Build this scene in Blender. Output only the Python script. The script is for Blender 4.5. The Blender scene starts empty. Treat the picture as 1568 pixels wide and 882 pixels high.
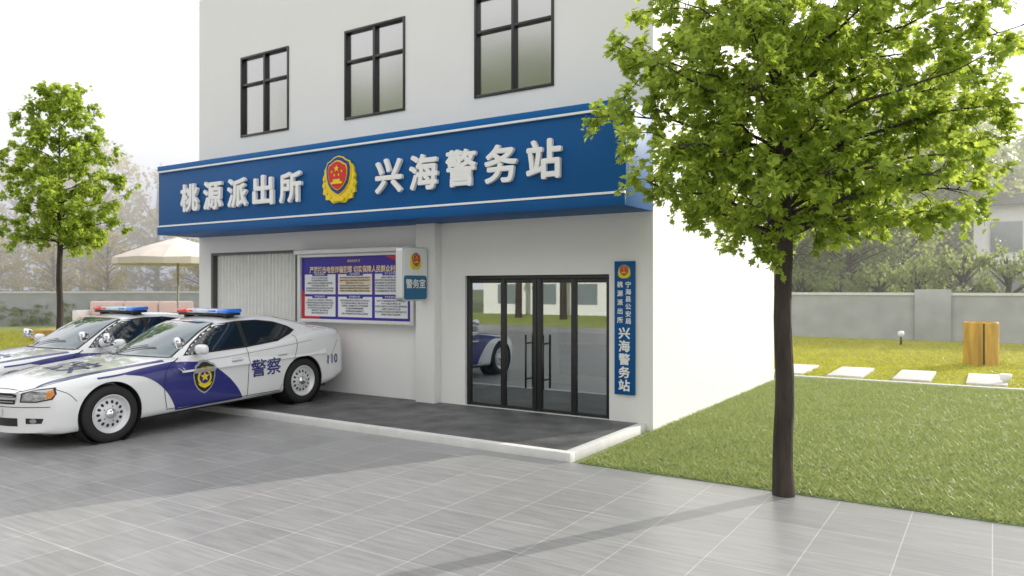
import bpy,bmesh,math,random
from mathutils import Vector,Matrix
from mathutils.bvhtree import BVHTree
R=random.Random(7)
scene=bpy.context.scene
COL=scene.collection
rad=math.radians

# ------------------------------------------------------------ materials
def nodes_of(m):
    m.use_nodes=True
    return m.node_tree.nodes,m.node_tree.links
def mat(name,col,rough=.6,metal=0.,spec=.5,var=0.,vscale=3.,bump=0.,bscale=60.,coat=0.,stretch=None,emit=None,col2=None,detail=6):
    m=bpy.data.materials.new(name); N,L=nodes_of(m)
    b=N['Principled BSDF']
    b.inputs['Base Color'].default_value=(*col,1); b.inputs['Roughness'].default_value=rough
    b.inputs['Metallic'].default_value=metal; b.inputs['Specular IOR Level'].default_value=spec
    b.inputs['Coat Weight'].default_value=coat; b.inputs['Coat Roughness'].default_value=.04
    if var or bump or col2:
        tc=N.new('ShaderNodeTexCoord'); mp=N.new('ShaderNodeMapping'); L.new(tc.outputs['Object'],mp.inputs['Vector'])
        if stretch: mp.inputs['Scale'].default_value=stretch
    if var or col2:
        n=N.new('ShaderNodeTexNoise'); n.inputs['Scale'].default_value=vscale; n.inputs['Detail'].default_value=detail
        L.new(mp.outputs[0],n.inputs['Vector'])
        r=N.new('ShaderNodeValToRGB'); r.color_ramp.elements[0].position=.3; r.color_ramp.elements[1].position=.7
        c0=[c*(1-var) for c in col]; c1=col2 if col2 else [min(1,c*(1+var)) for c in col]
        r.color_ramp.elements[0].color=(*c0,1); r.color_ramp.elements[1].color=(*c1,1)
        L.new(n.outputs['Fac'],r.inputs[0]); L.new(r.outputs[0],b.inputs['Base Color'])
    if bump:
        n=N.new('ShaderNodeTexNoise'); n.inputs['Scale'].default_value=bscale; n.inputs['Detail'].default_value=4
        L.new(mp.outputs[0],n.inputs['Vector'])
        bp=N.new('ShaderNodeBump'); bp.inputs['Strength'].default_value=bump; bp.inputs['Distance'].default_value=.02
        L.new(n.outputs['Fac'],bp.inputs['Height']); L.new(bp.outputs[0],b.inputs['Normal'])
    return m

M={}
M['wall']=mat('wall_paint',(.80,.795,.79),.7,var=.02,vscale=.8,bump=.05,bscale=120)
M['blue']=mat('sign_blue',(.004,.085,.27),.5,spec=.2,var=.04,vscale=1.2)
M['blue2']=mat('sign_blue_frame',(.006,.12,.36),.5,spec=.2)
M['white']=mat('white_enamel',(.82,.82,.82),.4,var=.02,vscale=8)
M['gold']=mat('gold_yellow',(.80,.60,.015),.4,metal=.1)
M['red']=mat('emblem_red',(.6,.015,.015),.35)
M['navy']=mat('emblem_navy',(.01,.03,.25),.35)
M['black']=mat('black_aluminium',(.02,.02,.022),.35,var=.1,vscale=20)
M['shadowgap']=mat('dark_gap',(.01,.01,.012),.8)
M['kerb']=mat('kerb_stone',(.66,.66,.65),.7,var=.06,vscale=6,bump=.2,bscale=90)
M['plat']=mat('platform_stone',(.105,.105,.107),.55,var=.45,vscale=2.6,bump=.3,bscale=40,detail=9)
M['inner']=mat('interior_paint',(.7,.7,.7),.8,var=.03)
M['ifloor']=mat('interior_floor',(.45,.46,.46),.25,var=.06)
M['wood']=mat('wood',(.50,.30,.06),.6,var=.35,vscale=6,stretch=(1,1,.15))
M['shutter']=mat('shutter_metal',(.82,.82,.80),.45,var=.04,vscale=5)
M['alu']=mat('brushed_aluminium',(.62,.63,.64),.35,metal=.5,var=.05)
M['lightbox']=mat('lightbox_acrylic',(.80,.81,.80),.3)
M['stone']=mat('stepping_stone',(.62,.61,.57),.8,var=.12,vscale=5,bump=.3)
M['fence']=mat('garden_wall_render',(.38,.39,.40),.85,var=.12,vscale=1.5,bump=.2)
M['fabric']=mat('canvas',(.78,.70,.64),.9,var=.04)
M['cushion']=mat('cushion_fabric',(.72,.56,.52),.95,var=.05)
M['roof']=mat('roof_tile',(.05,.055,.06),.7,var=.2)
M['bark']=mat('bark',(.045,.034,.027),.9,var=.5,vscale=9,bump=1.0,bscale=30,stretch=(1,1,.22))
M['greyglass']=mat('grey_window_glass',(.22,.25,.27),.15,spec=.6)

def leafmat(name,base,tr,mixf=.45):
    m=bpy.data.materials.new(name); N,L=nodes_of(m); b=N['Principled BSDF']; out=N['Material Output']
    g=N.new('ShaderNodeNewGeometry')
    tc=N.new('ShaderNodeTexCoord'); n=N.new('ShaderNodeTexNoise'); n.inputs['Scale'].default_value=1.3; n.inputs['Detail'].default_value=3
    L.new(tc.outputs['Object'],n.inputs['Vector'])
    ma=N.new('ShaderNodeMath'); ma.operation='ADD'; L.new(g.outputs['Random Per Island'],ma.inputs[0]); L.new(n.outputs['Fac'],ma.inputs[1])
    r=N.new('ShaderNodeValToRGB')
    mm=N.new('ShaderNodeMath'); mm.operation='MULTIPLY'; mm.inputs[1].default_value=.667; L.new(ma.outputs[0],mm.inputs[0])
    r.color_ramp.elements[0].position=.25; r.color_ramp.elements[1].position=.8
    r.color_ramp.elements[0].color=(*[c*.6 for c in base],1); r.color_ramp.elements[1].color=(base[0]*1.5,base[1]*1.25,base[2],1)
    L.new(mm.outputs[0],r.inputs[0]); L.new(r.outputs[0],b.inputs['Base Color'])
    b.inputs['Roughness'].default_value=.45; b.inputs['Specular IOR Level'].default_value=.35
    t=N.new('ShaderNodeBsdfTranslucent')
    r2=N.new('ShaderNodeValToRGB'); r2.color_ramp.elements[0].position=.25; r2.color_ramp.elements[1].position=.8
    r2.color_ramp.elements[0].color=(*[c*.65 for c in tr],1); r2.color_ramp.elements[1].color=(min(1,tr[0]*1.3),min(1,tr[1]*1.1),tr[2],1)
    L.new(mm.outputs[0],r2.inputs[0]); L.new(r2.outputs[0],t.inputs['Color'])
    mx=N.new('ShaderNodeMixShader'); mx.inputs[0].default_value=mixf
    L.new(b.outputs[0],mx.inputs[1]); L.new(t.outputs[0],mx.inputs[2]); L.new(mx.outputs[0],out.inputs['Surface'])
    return m
M['leaf']=leafmat('leaf_green',(.15,.245,.045),(.56,.78,.12),.5)
M['leafbg']=leafmat('leaf_background',(.13,.21,.075),(.42,.56,.18),.45)
M['leafbgL']=leafmat('leaf_background_haze_tint',(.22,.22,.09),(.66,.60,.24),.5)  # paler, yellower leaf colour carries part of the warm haze glow
M['blade']=leafmat('grass_blade',(.27,.37,.15),(.38,.50,.19),.35)
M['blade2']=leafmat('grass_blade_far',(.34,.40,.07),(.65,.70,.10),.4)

def glass_reflect(name,refl,tint,rough):
    m=bpy.data.materials.new(name); N,L=nodes_of(m); out=N['Material Output']; N.remove(N['Principled BSDF'])
    tr=N.new('ShaderNodeBsdfTransparent'); tr.inputs[0].default_value=(*tint,1)
    gl=N.new('ShaderNodeBsdfGlossy'); gl.inputs['Roughness'].default_value=rough; gl.inputs['Color'].default_value=(.88,.95,.98,1)
    fr=N.new('ShaderNodeFresnel'); fr.inputs[0].default_value=1.5
    ad=N.new('ShaderNodeMath'); ad.operation='ADD'; ad.inputs[1].default_value=refl; ad.use_clamp=True; L.new(fr.outputs[0],ad.inputs[0])
    mx=N.new('ShaderNodeMixShader'); L.new(ad.outputs[0],mx.inputs[0]); L.new(tr.outputs[0],mx.inputs[1]); L.new(gl.outputs[0],mx.inputs[2])
    L.new(mx.outputs[0],out.inputs['Surface']); return m
M['doorglass']=glass_reflect('door_glass',.38,(.70,.82,.86),.0)
M['winglass']=mat('window_glass_coated',(.46,.455,.45),.17,metal=1.,bump=.05,bscale=2.)
M['carglass']=mat('car_glass',(.012,.018,.022),.03,spec=.9,coat=1.)
M['windshield']=mat('windshield_glass',(.05,.10,.12),.03,spec=1.,coat=1.)

def tile_mat():
    m=bpy.data.materials.new('paving_tiles'); N,L=nodes_of(m); b=N['Principled BSDF']
    tc=N.new('ShaderNodeTexCoord')
    br=N.new('ShaderNodeTexBrick'); br.offset=0; br.squash=1
    br.inputs['Scale'].default_value=1; br.inputs['Brick Width'].default_value=.6; br.inputs['Row Height'].default_value=.6
    br.inputs['Mortar Size'].default_value=.004; br.inputs['Mortar Smooth'].default_value=.2
    br.inputs['Color1'].default_value=(.28,.28,.282,1); br.inputs['Color2'].default_value=(.325,.325,.327,1); br.inputs['Mortar'].default_value=(.52,.52,.52,1)
    L.new(tc.outputs['Object'],br.inputs['Vector'])
    mp=N.new('ShaderNodeMapping'); mp.inputs['Scale'].default_value=(1.2,14,1); L.new(tc.outputs['Object'],mp.inputs['Vector'])
    n=N.new('ShaderNodeTexNoise'); n.inputs['Scale'].default_value=1.6; n.inputs['Detail'].default_value=7; L.new(mp.outputs[0],n.inputs['Vector'])
    r=N.new('ShaderNodeValToRGB'); r.color_ramp.elements[0].position=.3; r.color_ramp.elements[1].position=.75
    r.color_ramp.elements[0].color=(.78,.78,.78,1); r.color_ramp.elements[1].color=(1.12,1.12,1.12,1); L.new(n.outputs['Fac'],r.inputs[0])
    n2=N.new('ShaderNodeTexNoise'); n2.inputs['Scale'].default_value=.5; n2.inputs['Detail'].default_value=5; L.new(tc.outputs['Object'],n2.inputs['Vector'])
    r2=N.new('ShaderNodeValToRGB'); r2.color_ramp.elements[0].color=(.9,.9,.9,1); r2.color_ramp.elements[1].color=(1.08,1.08,1.08,1); L.new(n2.outputs['Fac'],r2.inputs[0])
    x=N.new('ShaderNodeMix'); x.data_type='RGBA'; x.blend_type='MULTIPLY'; x.inputs[0].default_value=1; L.new(br.outputs['Color'],x.inputs[6]); L.new(r.outputs[0],x.inputs[7])
    y=N.new('ShaderNodeMix'); y.data_type='RGBA'; y.blend_type='MULTIPLY'; y.inputs[0].default_value=1; L.new(x.outputs[2],y.inputs[6]); L.new(r2.outputs[0],y.inputs[7])
    L.new(y.outputs[2],b.inputs['Base Color'])
    rr=N.new('ShaderNodeMapRange'); rr.inputs[3].default_value=.26; rr.inputs[4].default_value=.46; L.new(n.outputs['Fac'],rr.inputs[0]); L.new(rr.outputs[0],b.inputs['Roughness'])
    bp=N.new('ShaderNodeBump'); bp.inputs['Strength'].default_value=.25; bp.inputs['Distance'].default_value=.004; bp.invert=True
    L.new(br.outputs['Fac'],bp.inputs['Height']); L.new(bp.outputs[0],b.inputs['Normal'])
    return m
M['tiles']=tile_mat()
M['lawn']=mat('lawn_soil',(.18,.26,.10),.95,var=.35,vscale=3,bump=.5,bscale=80)
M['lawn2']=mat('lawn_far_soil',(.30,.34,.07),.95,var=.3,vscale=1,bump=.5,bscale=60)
M['ground']=mat('ground_soil',(.16,.18,.08),.95,var=.3,vscale=.3)

# ------------------------------------------------------------ helpers
def empty(name,loc=(0,0,0)):
    e=bpy.data.objects.new(name,None); e.location=loc; e.empty_display_size=.3; COL.objects.link(e); return e
def mobj(name,verts,faces,m,parent=None,smooth=False,loc=None):
    me=bpy.data.meshes.new(name); me.from_pydata(verts,[],faces); me.update()
    if m: me.materials.append(m)
    if smooth:
        for p in me.polygons: p.use_smooth=True
    o=bpy.data.objects.new(name,me); COL.objects.link(o)
    if parent: o.parent=parent
    if loc: o.location=loc
    return o
def box(name,x0,x1,y0,y1,z0,z1,m,parent=None,bevel=0,seg=2):
    bm=bmesh.new(); bmesh.ops.create_cube(bm,size=1)
    for v in bm.verts:
        v.co=Vector((x0+(v.co.x+.5)*(x1-x0),y0+(v.co.y+.5)*(y1-y0),z0+(v.co.z+.5)*(z1-z0)))
    if bevel: bmesh.ops.bevel(bm,geom=bm.edges[:],offset=bevel,segments=seg,affect='EDGES',profile=.5)
    me=bpy.data.meshes.new(name); bm.to_mesh(me); bm.free(); me.materials.append(m)
    if bevel:
        for p in me.polygons: p.use_smooth=True
        try: me.set_sharp_from_angle(angle=rad(40))
        except: pass
    o=bpy.data.objects.new(name,me); COL.objects.link(o)
    if parent: o.parent=parent
    return o
def prism(name,pts,depth,m,parent,front=0.):
    n=len(pts); v=[(p[0],front,p[1]) for p in pts]+[(p[0],front+depth,p[1]) for p in pts]
    f=[tuple(range(n)),tuple(range(2*n-1,n-1,-1))]+[(i,i+n,(i+1)%n+n,(i+1)%n) for i in range(n)]
    o=mobj(name,v,f,m,parent)
    bm=bmesh.new(); bm.from_mesh(o.data); bmesh.ops.recalc_face_normals(bm,faces=bm.faces); bm.to_mesh(o.data); bm.free()
    return o
def text_mesh(s,size,extrude=0,bold=0,res=3):
    c=bpy.data.curves.new('t','FONT'); c.body=s; c.size=size; c.extrude=extrude
    c.align_x='CENTER'; c.resolution_u=res
    o=bpy.data.objects.new('t',c); COL.objects.link(o)
    dg=bpy.context.evaluated_depsgraph_get(); me=bpy.data.meshes.new_from_object(o.evaluated_get(dg))
    bpy.data.objects.remove(o); bpy.data.curves.remove(c)
    if bold and len(me.vertices):
        V0=[v.co.copy() for v in me.vertices]; F0=[tuple(p.vertices) for p in me.polygons]; V=[];F=[]
        nc=8
        for k in range(nc):
            a=2*math.pi*k/nc; b=len(V); dz=-k*.00035
            V+=[(p.x+bold*math.cos(a),p.y+bold*math.sin(a),p.z+dz) for p in V0]; F+=[tuple(i+b for i in f) for f in F0]
        me2=bpy.data.meshes.new('t'); me2.from_pydata(V,[],F); bpy.data.meshes.remove(me); me=me2
    return me
def text(name,s,size,m,parent,loc,facing='-Y',extrude=.004,bold=0,res=3,fit=None):
    me=text_mesh(s,size,extrude,bold,res); me.materials.clear(); me.materials.append(m)
    if len(me.vertices):
        xs=[v.co.x for v in me.vertices]; ys=[v.co.y for v in me.vertices]
        cx=(min(xs)+max(xs))/2; cy=(min(ys)+max(ys))/2
        sx=sy=1
        if fit:
            sx=fit[0]/max(1e-4,max(xs)-min(xs)); sy=fit[1]/max(1e-4,max(ys)-min(ys))
        for v in me.vertices: v.co.x=(v.co.x-cx)*sx; v.co.y=(v.co.y-cy)*sy
    o=bpy.data.objects.new(name,me); COL.objects.link(o); o.parent=parent; o.location=loc
    o.rotation_euler=(rad(90),0,rad(90) if facing=='+X' else 0)
    return o
def lathe(prof,n=32,axis='x'):
    v=[];f=[]
    for a,r in prof:
        for i in range(n):
            t=2*math.pi*i/n; v.append((a,r*math.cos(t),r*math.sin(t)) if axis=='x' else (r*math.cos(t),r*math.sin(t),a))
    for k in range(len(prof)-1):
        for i in range(n):
            j=(i+1)%n; f.append((k*n+i,k*n+j,(k+1)*n+j,(k+1)*n+i))
    return v,f
def crv(pts):
    def f(x):
        if x<=pts[0][0]: return pts[0][1]
        if x>=pts[-1][0]: return pts[-1][1]
        for i in range(len(pts)-1):
            if pts[i][0]<=x<=pts[i+1][0]:
                p1=pts[i];p2=pts[i+1];h=p2[0]-p1[0];t=(x-p1[0])/h
                def sl(k):
                    if k==0: return (pts[1][1]-pts[0][1])/(pts[1][0]-pts[0][0])
                    if k==len(pts)-1: return (pts[-1][1]-pts[-2][1])/(pts[-1][0]-pts[-2][0])
                    return (pts[k+1][1]-pts[k-1][1])/(pts[k+1][0]-pts[k-1][0])
                m1=sl(i)*h;m2=sl(i+1)*h
                return (2*t**3-3*t*t+1)*p1[1]+(t**3-2*t*t+t)*m1+(-2*t**3+3*t*t)*p2[1]+(t**3-t*t)*m2
    return f
def smooth_poly(P,n):
    out=[];m=len(P)-1
    for k in range(n+1):
        s=k/n*m;i=min(int(s),m-1);t=s-i
        p0=P[max(i-1,0)];p1=P[i];p2=P[i+1];p3=P[min(i+2,m)]
        out.append(tuple(.5*((2*p1[a])+(-p0[a]+p2[a])*t+(2*p0[a]-5*p1[a]+4*p2[a]-p3[a])*t*t+(-p0[a]+3*p1[a]-3*p2[a]+p3[a])*t**3) for a in (0,1)))
    return out
def star(cx,cz,r,n=5,k=.42,rot=math.pi/2):
    return [(cx+(r if i%2==0 else r*k)*math.cos(rot+i*math.pi/n),cz+(r if i%2==0 else r*k)*math.sin(rot+i*math.pi/n)) for i in range(2*n)]
def shield(s,yo=0):
    half=[(0,.50),(.13,.47),(.24,.40),(.33,.37),(.38,.25),(.37,.05),(.32,-.12),(.22,-.25),(.10,-.33),(0,-.37)]
    p=half+[(-x,z) for x,z in half[-2:0:-1]]
    return [(x*s,z*s+yo) for x,z in p]
def emblem(name,S,parent,loc,facing='-Y'):
    e=bpy.data.objects.new(name,None); e.empty_display_size=.1; COL.objects.link(e); e.parent=parent; e.location=loc; e.scale=(S,S,S)
    if facing=='+X': e.rotation_euler=(0,0,rad(90))
    half=[(0,.30),(.24,.34),(.30,.36),(.38,.33),(.44,.24),(.44,.16),(.49,.08),(.47,.0),(.51,-.10),(.47,-.17),(.49,-.28),(.41,-.31),(.40,-.41),(.28,-.42),(.18,-.50),(0,-.48)]
    prism('gold_wreath',half+[(-x,z) for x,z in half[-2:0:-1]],.05,M['gold'],e,0)
    prism('gold_rim',shield(1.0,.03),.04,M['gold'],e,-.018)
    prism('blue_shield',shield(.93,.035),.035,M['navy'],e,-.028)
    prism('gold_shield',shield(.76,.05),.03,M['gold'],e,-.045)
    prism('red_shield',shield(.70,.05),.03,M['red'],e,-.06)
    prism('big_star',star(0,.24,.08),.02,M['gold'],e,-.075)
    for i,a in enumerate((-62,-22,22,62)):
        prism('small_star_%d'%i,star(.17*math.sin(rad(a)),.25-.16*math.cos(rad(a)),.034),.02,M['gold'],e,-.072)
    prism('gate',[(-.17,-.09),(.17,-.09),(.15,-.04),(.09,-.04),(.11,.01),(-.11,.01),(-.09,-.04),(-.15,-.04)],.02,M['gold'],e,-.075)
    for s in (-1,1):
        for k in range(5):
            a=rad(-75+k*20); x=s*.36*math.cos(a)*1.2; z=.42*math.sin(a)
            prism('wreath_leaf',[(x,z+.05),(x+s*.05,z+.02),(x+s*.02,z-.05),(x-s*.03,z-.02)],.02,M['gold'],e,-.02)
    prism('ribbon',[(-.16,-.46),(.16,-.46),(.20,-.40),(.12,-.35),(-.12,-.35),(-.20,-.40)],.03,M['gold'],e,-.04)
    return e

# ------------------------------------------------------------ world, sun, camera
SE=rad(20.5); az=math.atan2(.44,.898)
S=Vector((math.sin(az)*math.cos(SE),math.cos(az)*math.cos(SE),math.sin(SE)))
w=bpy.data.worlds.new('World'); scene.world=w; w.use_nodes=True; N=w.node_tree.nodes; L=w.node_tree.links
bg=N['Background']; sk=N.new('ShaderNodeTexSky'); sk.sky_type='NISHITA'; sk.sun_disc=False; sk.sun_elevation=SE; sk.sun_rotation=az
sk.air_density=1.; sk.dust_density=2.5; sk.ozone_density=1.
tc=N.new('ShaderNodeTexCoord'); mp=N.new('ShaderNodeMapping'); mp.inputs['Scale'].default_value=(1,1,2.5); L.new(tc.outputs['Generated'],mp.inputs[0])
n=N.new('ShaderNodeTexNoise'); n.inputs['Scale'].default_value=1.8; n.inputs['Detail'].default_value=8; n.inputs['Roughness'].default_value=.55; L.new(mp.outputs[0],n.inputs['Vector'])
cr=N.new('ShaderNodeValToRGB'); cr.color_ramp.elements[0].position=.36; cr.color_ramp.elements[1].position=.60
cr.color_ramp.elements[0].color=(.72,.72,.72,1); cr.color_ramp.elements[1].color=(.97,.97,.97,1); L.new(n.outputs['Fac'],cr.inputs[0])
mx=N.new('ShaderNodeMix'); mx.data_type='RGBA'; L.new(cr.outputs[0],mx.inputs[0]); L.new(sk.outputs[0],mx.inputs[6]); mx.inputs[7].default_value=(10.6,10.5,10.5,1)
L.new(mx.outputs[2],bg.inputs[0]); bg.inputs[1].default_value=.15
sd=bpy.data.lights.new('sun','SUN'); sd.energy=5.; sd.angle=rad(.5); sd.color=(1,.94,.84); so=bpy.data.objects.new('sun',sd); COL.objects.link(so)
so.rotation_euler=S.to_track_quat('Z','Y').to_euler(); so.location=(20,40,30)
cd=bpy.data.cameras.new('camera'); cam=bpy.data.objects.new('camera',cd); COL.objects.link(cam); scene.camera=cam
cam.location=(0,0,2.0); cam.rotation_euler=(rad(90),0,math.atan2(.5397,.842)); cd.lens=36*1148/1568; cd.clip_end=2000; cd.clip_start=.05
cd.dof.use_dof=True; cd.dof.focus_distance=9.; cd.dof.aperture_fstop=1.5
scene.view_settings.view_transform='Standard'

# ------------------------------------------------------------ ground
def sheet(name,x0,x1,y0,y1,z,m): return mobj(name,[(x0,y0,z),(x1,y0,z),(x1,y1,z),(x0,y1,z)],[(0,1,2,3)],m)
sheet('ground',-700,700,-700,700,-.012,M['ground'])
pv=sheet('pavement',-44,16,-14,7.6,0,M['tiles'])
sheet('side_pavement',-44,-14.23,7.6,11.2,0,M['tiles'])
lawn=sheet('lawn',-3.98,16,7.6,17.45,.004,M['lawn'])
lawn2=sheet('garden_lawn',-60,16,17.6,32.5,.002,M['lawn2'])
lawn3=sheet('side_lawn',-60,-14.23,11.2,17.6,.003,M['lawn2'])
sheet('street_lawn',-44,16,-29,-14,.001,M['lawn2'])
box('lawn_edging',-3.98,16,17.45,17.6,-.05,.05,M['kerb'],None,.01)
def grass_patch(name,n,h,m,seed):
    r=random.Random(seed); v=[];f=[]
    for i in range(n):
        x=r.random();y=r.random();a=r.random()*6.283;w_=.004+.005*r.random();hh=h*(.35+1.0*r.random());l=hh*1.2
        dx=math.cos(a);dy=math.sin(a);b=len(v);q=r.random()*6.283
        v+= [(x-dx*w_,y-dy*w_,0),(x+dx*w_,y+dy*w_,0),(x+math.cos(q)*l,y+math.sin(q)*l,hh)]
        f.append((b,b+1,b+2))
    me=bpy.data.meshes.new(name); me.from_pydata(v,[],f); me.materials.append(m); return me
gp=[grass_patch('grass_patch%d'%i,4200,.045,M['blade'],i) for i in range(3)]
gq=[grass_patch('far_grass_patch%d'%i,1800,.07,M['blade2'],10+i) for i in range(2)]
def scatter(parent,meshes,x0,x1,y0,y1,s,z):
    y=y0
    k=0
    while y<y1-.01:
        x=x0
        while x<x1-.01:
            o=bpy.data.objects.new('grass_tuft_%d'%k,R.choice(meshes)); COL.objects.link(o); o.parent=parent
            q=R.randrange(4); o.rotation_euler=(0,0,q*math.pi/2); off=[(0,0),(s,0),(s,s),(0,s)][q]
            o.location=(x+off[0],y+off[1],z); o.scale=(s,s,1); x+=s; k+=1
        y+=s
scatter(lawn,gp,-3.96,3.04,7.62,16.62,1.,.004)
scatter(lawn,gp,-3.96,3.04,16.62,17.42,.8,.004)
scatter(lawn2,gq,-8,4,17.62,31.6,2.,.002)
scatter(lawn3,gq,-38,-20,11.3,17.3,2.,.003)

# ------------------------------------------------------------ building
BX0,BX1,BY0,BY1,BH=-14.23,-3.98,9.85,16.7,8.12
bld=empty('police_station_building')
holes=[(-12.85,-11.42,5.05,6.67),(-9.93,-8.49,5.05,6.67),(-7.03,-5.56,5.05,6.67),(-7.22,-4.65,.1,2.2),(-13.83,-11.19,.1,2.73)]
def wall_holes(name,x0,x1,z0,z1,holes,y,th,m,parent):
    xs=sorted({x0,x1,*[h[0] for h in holes],*[h[1] for h in holes]}); zs=sorted({z0,z1,*[h[2] for h in holes],*[h[3] for h in holes]})
    bm=bmesh.new(); V={}
    def gv(x,z):
        if (x,z) not in V: V[(x,z)]=bm.verts.new((x,y,z))
        return V[(x,z)]
    for i in range(len(xs)-1):
        for j in range(len(zs)-1):
            cx=(xs[i]+xs[i+1])/2;cz=(zs[j]+zs[j+1])/2
            if any(h[0]<cx<h[1] and h[2]<cz<h[3] for h in holes): continue
            bm.faces.new([gv(xs[i],zs[j]),gv(xs[i+1],zs[j]),gv(xs[i+1],zs[j+1]),gv(xs[i],zs[j+1])])
    me=bpy.data.meshes.new(name); bm.to_mesh(me); bm.free(); me.materials.append(m)
    o=bpy.data.objects.new(name,me); COL.objects.link(o); o.parent=parent
    md=o.modifiers.new('s','SOLIDIFY'); md.thickness=th; md.offset=-1
    return o
wall_holes('front_wall',BX0,BX1,0,BH,holes,BY0,.25,M['wall'],bld)
box('side_wall_right',BX1-.25,BX1,BY0+.25,BY1,0,BH,M['wall'],bld)
box('side_wall_left',BX0,BX0+.25,BY0+.25,BY1,0,BH,M['wall'],bld)
box('rear_wall',BX0+.25,BX1-.25,BY1-.25,BY1,0,BH,M['wall'],bld)
box('roof_slab',BX0+.25,BX1-.25,BY0+.25,BY1-.25,7.6,7.8,M['kerb'],bld)
box('upper_floor',BX0+.25,BX1-.25,BY0+.25,BY1-.25,3.1,3.35,M['inner'],bld)
box('pilaster',-8.11,-7.71,9.67,9.848,.1,3.068,M['wall'],bld,.006)
box('lobby_floor',-8.2,-4.24,BY0+.02,14.6,.02,.105,M['ifloor'],bld)
box('lobby_wall_left',-8.3,-8.2,BY0+.26,14.6,.0,3.09,M['inner'],bld)
box('lobby_wall_back',-8.3,-4.24,14.6,14.7,.0,3.09,M['inner'],bld)
box('reception_desk',-7.4,-5.4,13.0,13.6,.105,1.15,M['white'],bld,.02)
box('reception_panel',-7.2,-5.6,12.97,12.998,.3,.9,M['blue'],bld)
box('lobby_backboard',-7.2,-5.2,14.55,14.598,1.5,2.3,M['blue'],bld)
for i,x in enumerate((-5.0,-4.6)): box('visitor_chair_%d'%i,x-.17,x+.17,13.4,13.8,.5,.95,M['black'],bld,.03)
for k,(x0,x1,z0,z1) in enumerate(holes[:3]):
    y=BY0+.02
    t=.045
    for nm,a in (('l',(x0,x0+t,z0,z1)),('r',(x1-t,x1,z0,z1)),('b',(x0+t,x1-t,z0,z0+t)),('t',(x0+t,x1-t,z1-t,z1))):
        box('window%d_frame_%s'%(k,nm),a[0],a[1],y-.04,y+.06,a[2],a[3],M['black'],bld,.004)
    xc=(x0+x1)/2; zt=6.10
    box('window%d_mullion'%k,xc-.03,xc+.03,y-.03,y+.06,z0+t,z1-t,M['black'],bld,.004)
    for s,(a,b_) in enumerate(((x0+t,xc-.03),(xc+.03,x1-t))):
        box('window%d_transom%d'%(k,s),a,b_,y-.027,y+.06,zt-.022,zt+.022,M['black'],bld,.003)
    box('window%d_glass'%k,x0+t,x1-t,y+.03,y+.045,z0+t,z1-t,M['winglass'],bld)
x0,x1,z0,z1=holes[3]; y=BY0+.05
bars=[(x0,x0+.07),(-6.56,-6.48),(-5.975,-5.90),(-5.89,-5.815),(-5.30,-5.22),(x1-.07,x1)]
for i,(a,b_) in enumerate(bars): box('door_stile_%d'%i,a,b_,y,y+.07,z0+.005,z1-.06,M['black'],bld,.004)
box('door_head',x0,x1,y-.01,y+.08,z1-.06,z1,M['black'],bld,.004)
gs=[(x0+.07,-6.56),(-6.48,-5.975),(-5.815,-5.30),(-5.22,x1-.07)]
for i,(a,b_) in enumerate(gs):
    box('door_rail_top_%d'%i,a,b_,y+.01,y+.06,z1-.12,z1-.063,M['black'],bld,.003)
    box('door_rail_bottom_%d'%i,a,b_,y+.01,y+.06,z0+.008,z0+.055,M['black'],bld,.003)
    mobj('door_glass_%d'%i,[(a,y+.035,z0+.055),(b_,y+.035,z0+.055),(b_,y+.035,z1-.12),(a,y+.035,z1-.12)],[(0,1,2,3)],M['doorglass'],bld)
for i,x in enumerate((-6.05,-5.74)):
    v,f=lathe([(.46,.0),(.46,.016),(1.28,.016),(1.28,0)],12,'z'); o=mobj('door_handle_%d'%i,v,f,M['black'],bld,True,(x,y-.07,0))
    for z in (.6,1.15): box('handle_mount_%d_%d'%(i,int(z*100)),x-.01,x+.01,y-.06,y+.03,z-.012,z+.012,M['black'],bld)
x0,x1,z0,z1=holes[4]
v=[];f=[];nn=300
for i in range(nn+1):
    x=x0+.06+(x1-x0-.12)*i/nn; ph=2*math.pi*i/nn*24; yy=BY0+.12+.03*max(-.75,min(.75,math.sin(ph)*1.3))
    v+= [(x,yy,.1),(x,yy,z1-.05)]
for i in range(nn): f.append((2*i,2*i+2,2*i+3,2*i+1))
mobj('roller_shutter',v,f,M['shutter'],bld)
M['dkgrey']=mat('dark_grey_frame',(.10,.10,.10),.5)
box('shutter_frame_l',x0,x0+.06,BY0+.005,BY0+.24,.1,z1,M['dkgrey'],bld)
box('shutter_frame_r',x1-.06,x1,BY0+.005,BY0+.24,.1,z1,M['dkgrey'],bld)
box('shutter_frame_t',x0+.06,x1-.06,BY0+.005,BY0+.24,z1-.05,z1,M['dkgrey'],bld)
pf=empty('entrance_platform')
box('platform_kerb_front',BX0,BX1-.1,7.6,7.72,-.02,.1,M['kerb'],pf,.004)
box('platform_kerb_side',BX1-.22,BX1-.1,7.722,9.84,-.02,.1,M['kerb'],pf,.004)
box('platform_top',BX0,BX1-.222,7.722,9.849,-.02,.097,M['plat'],pf)

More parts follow.
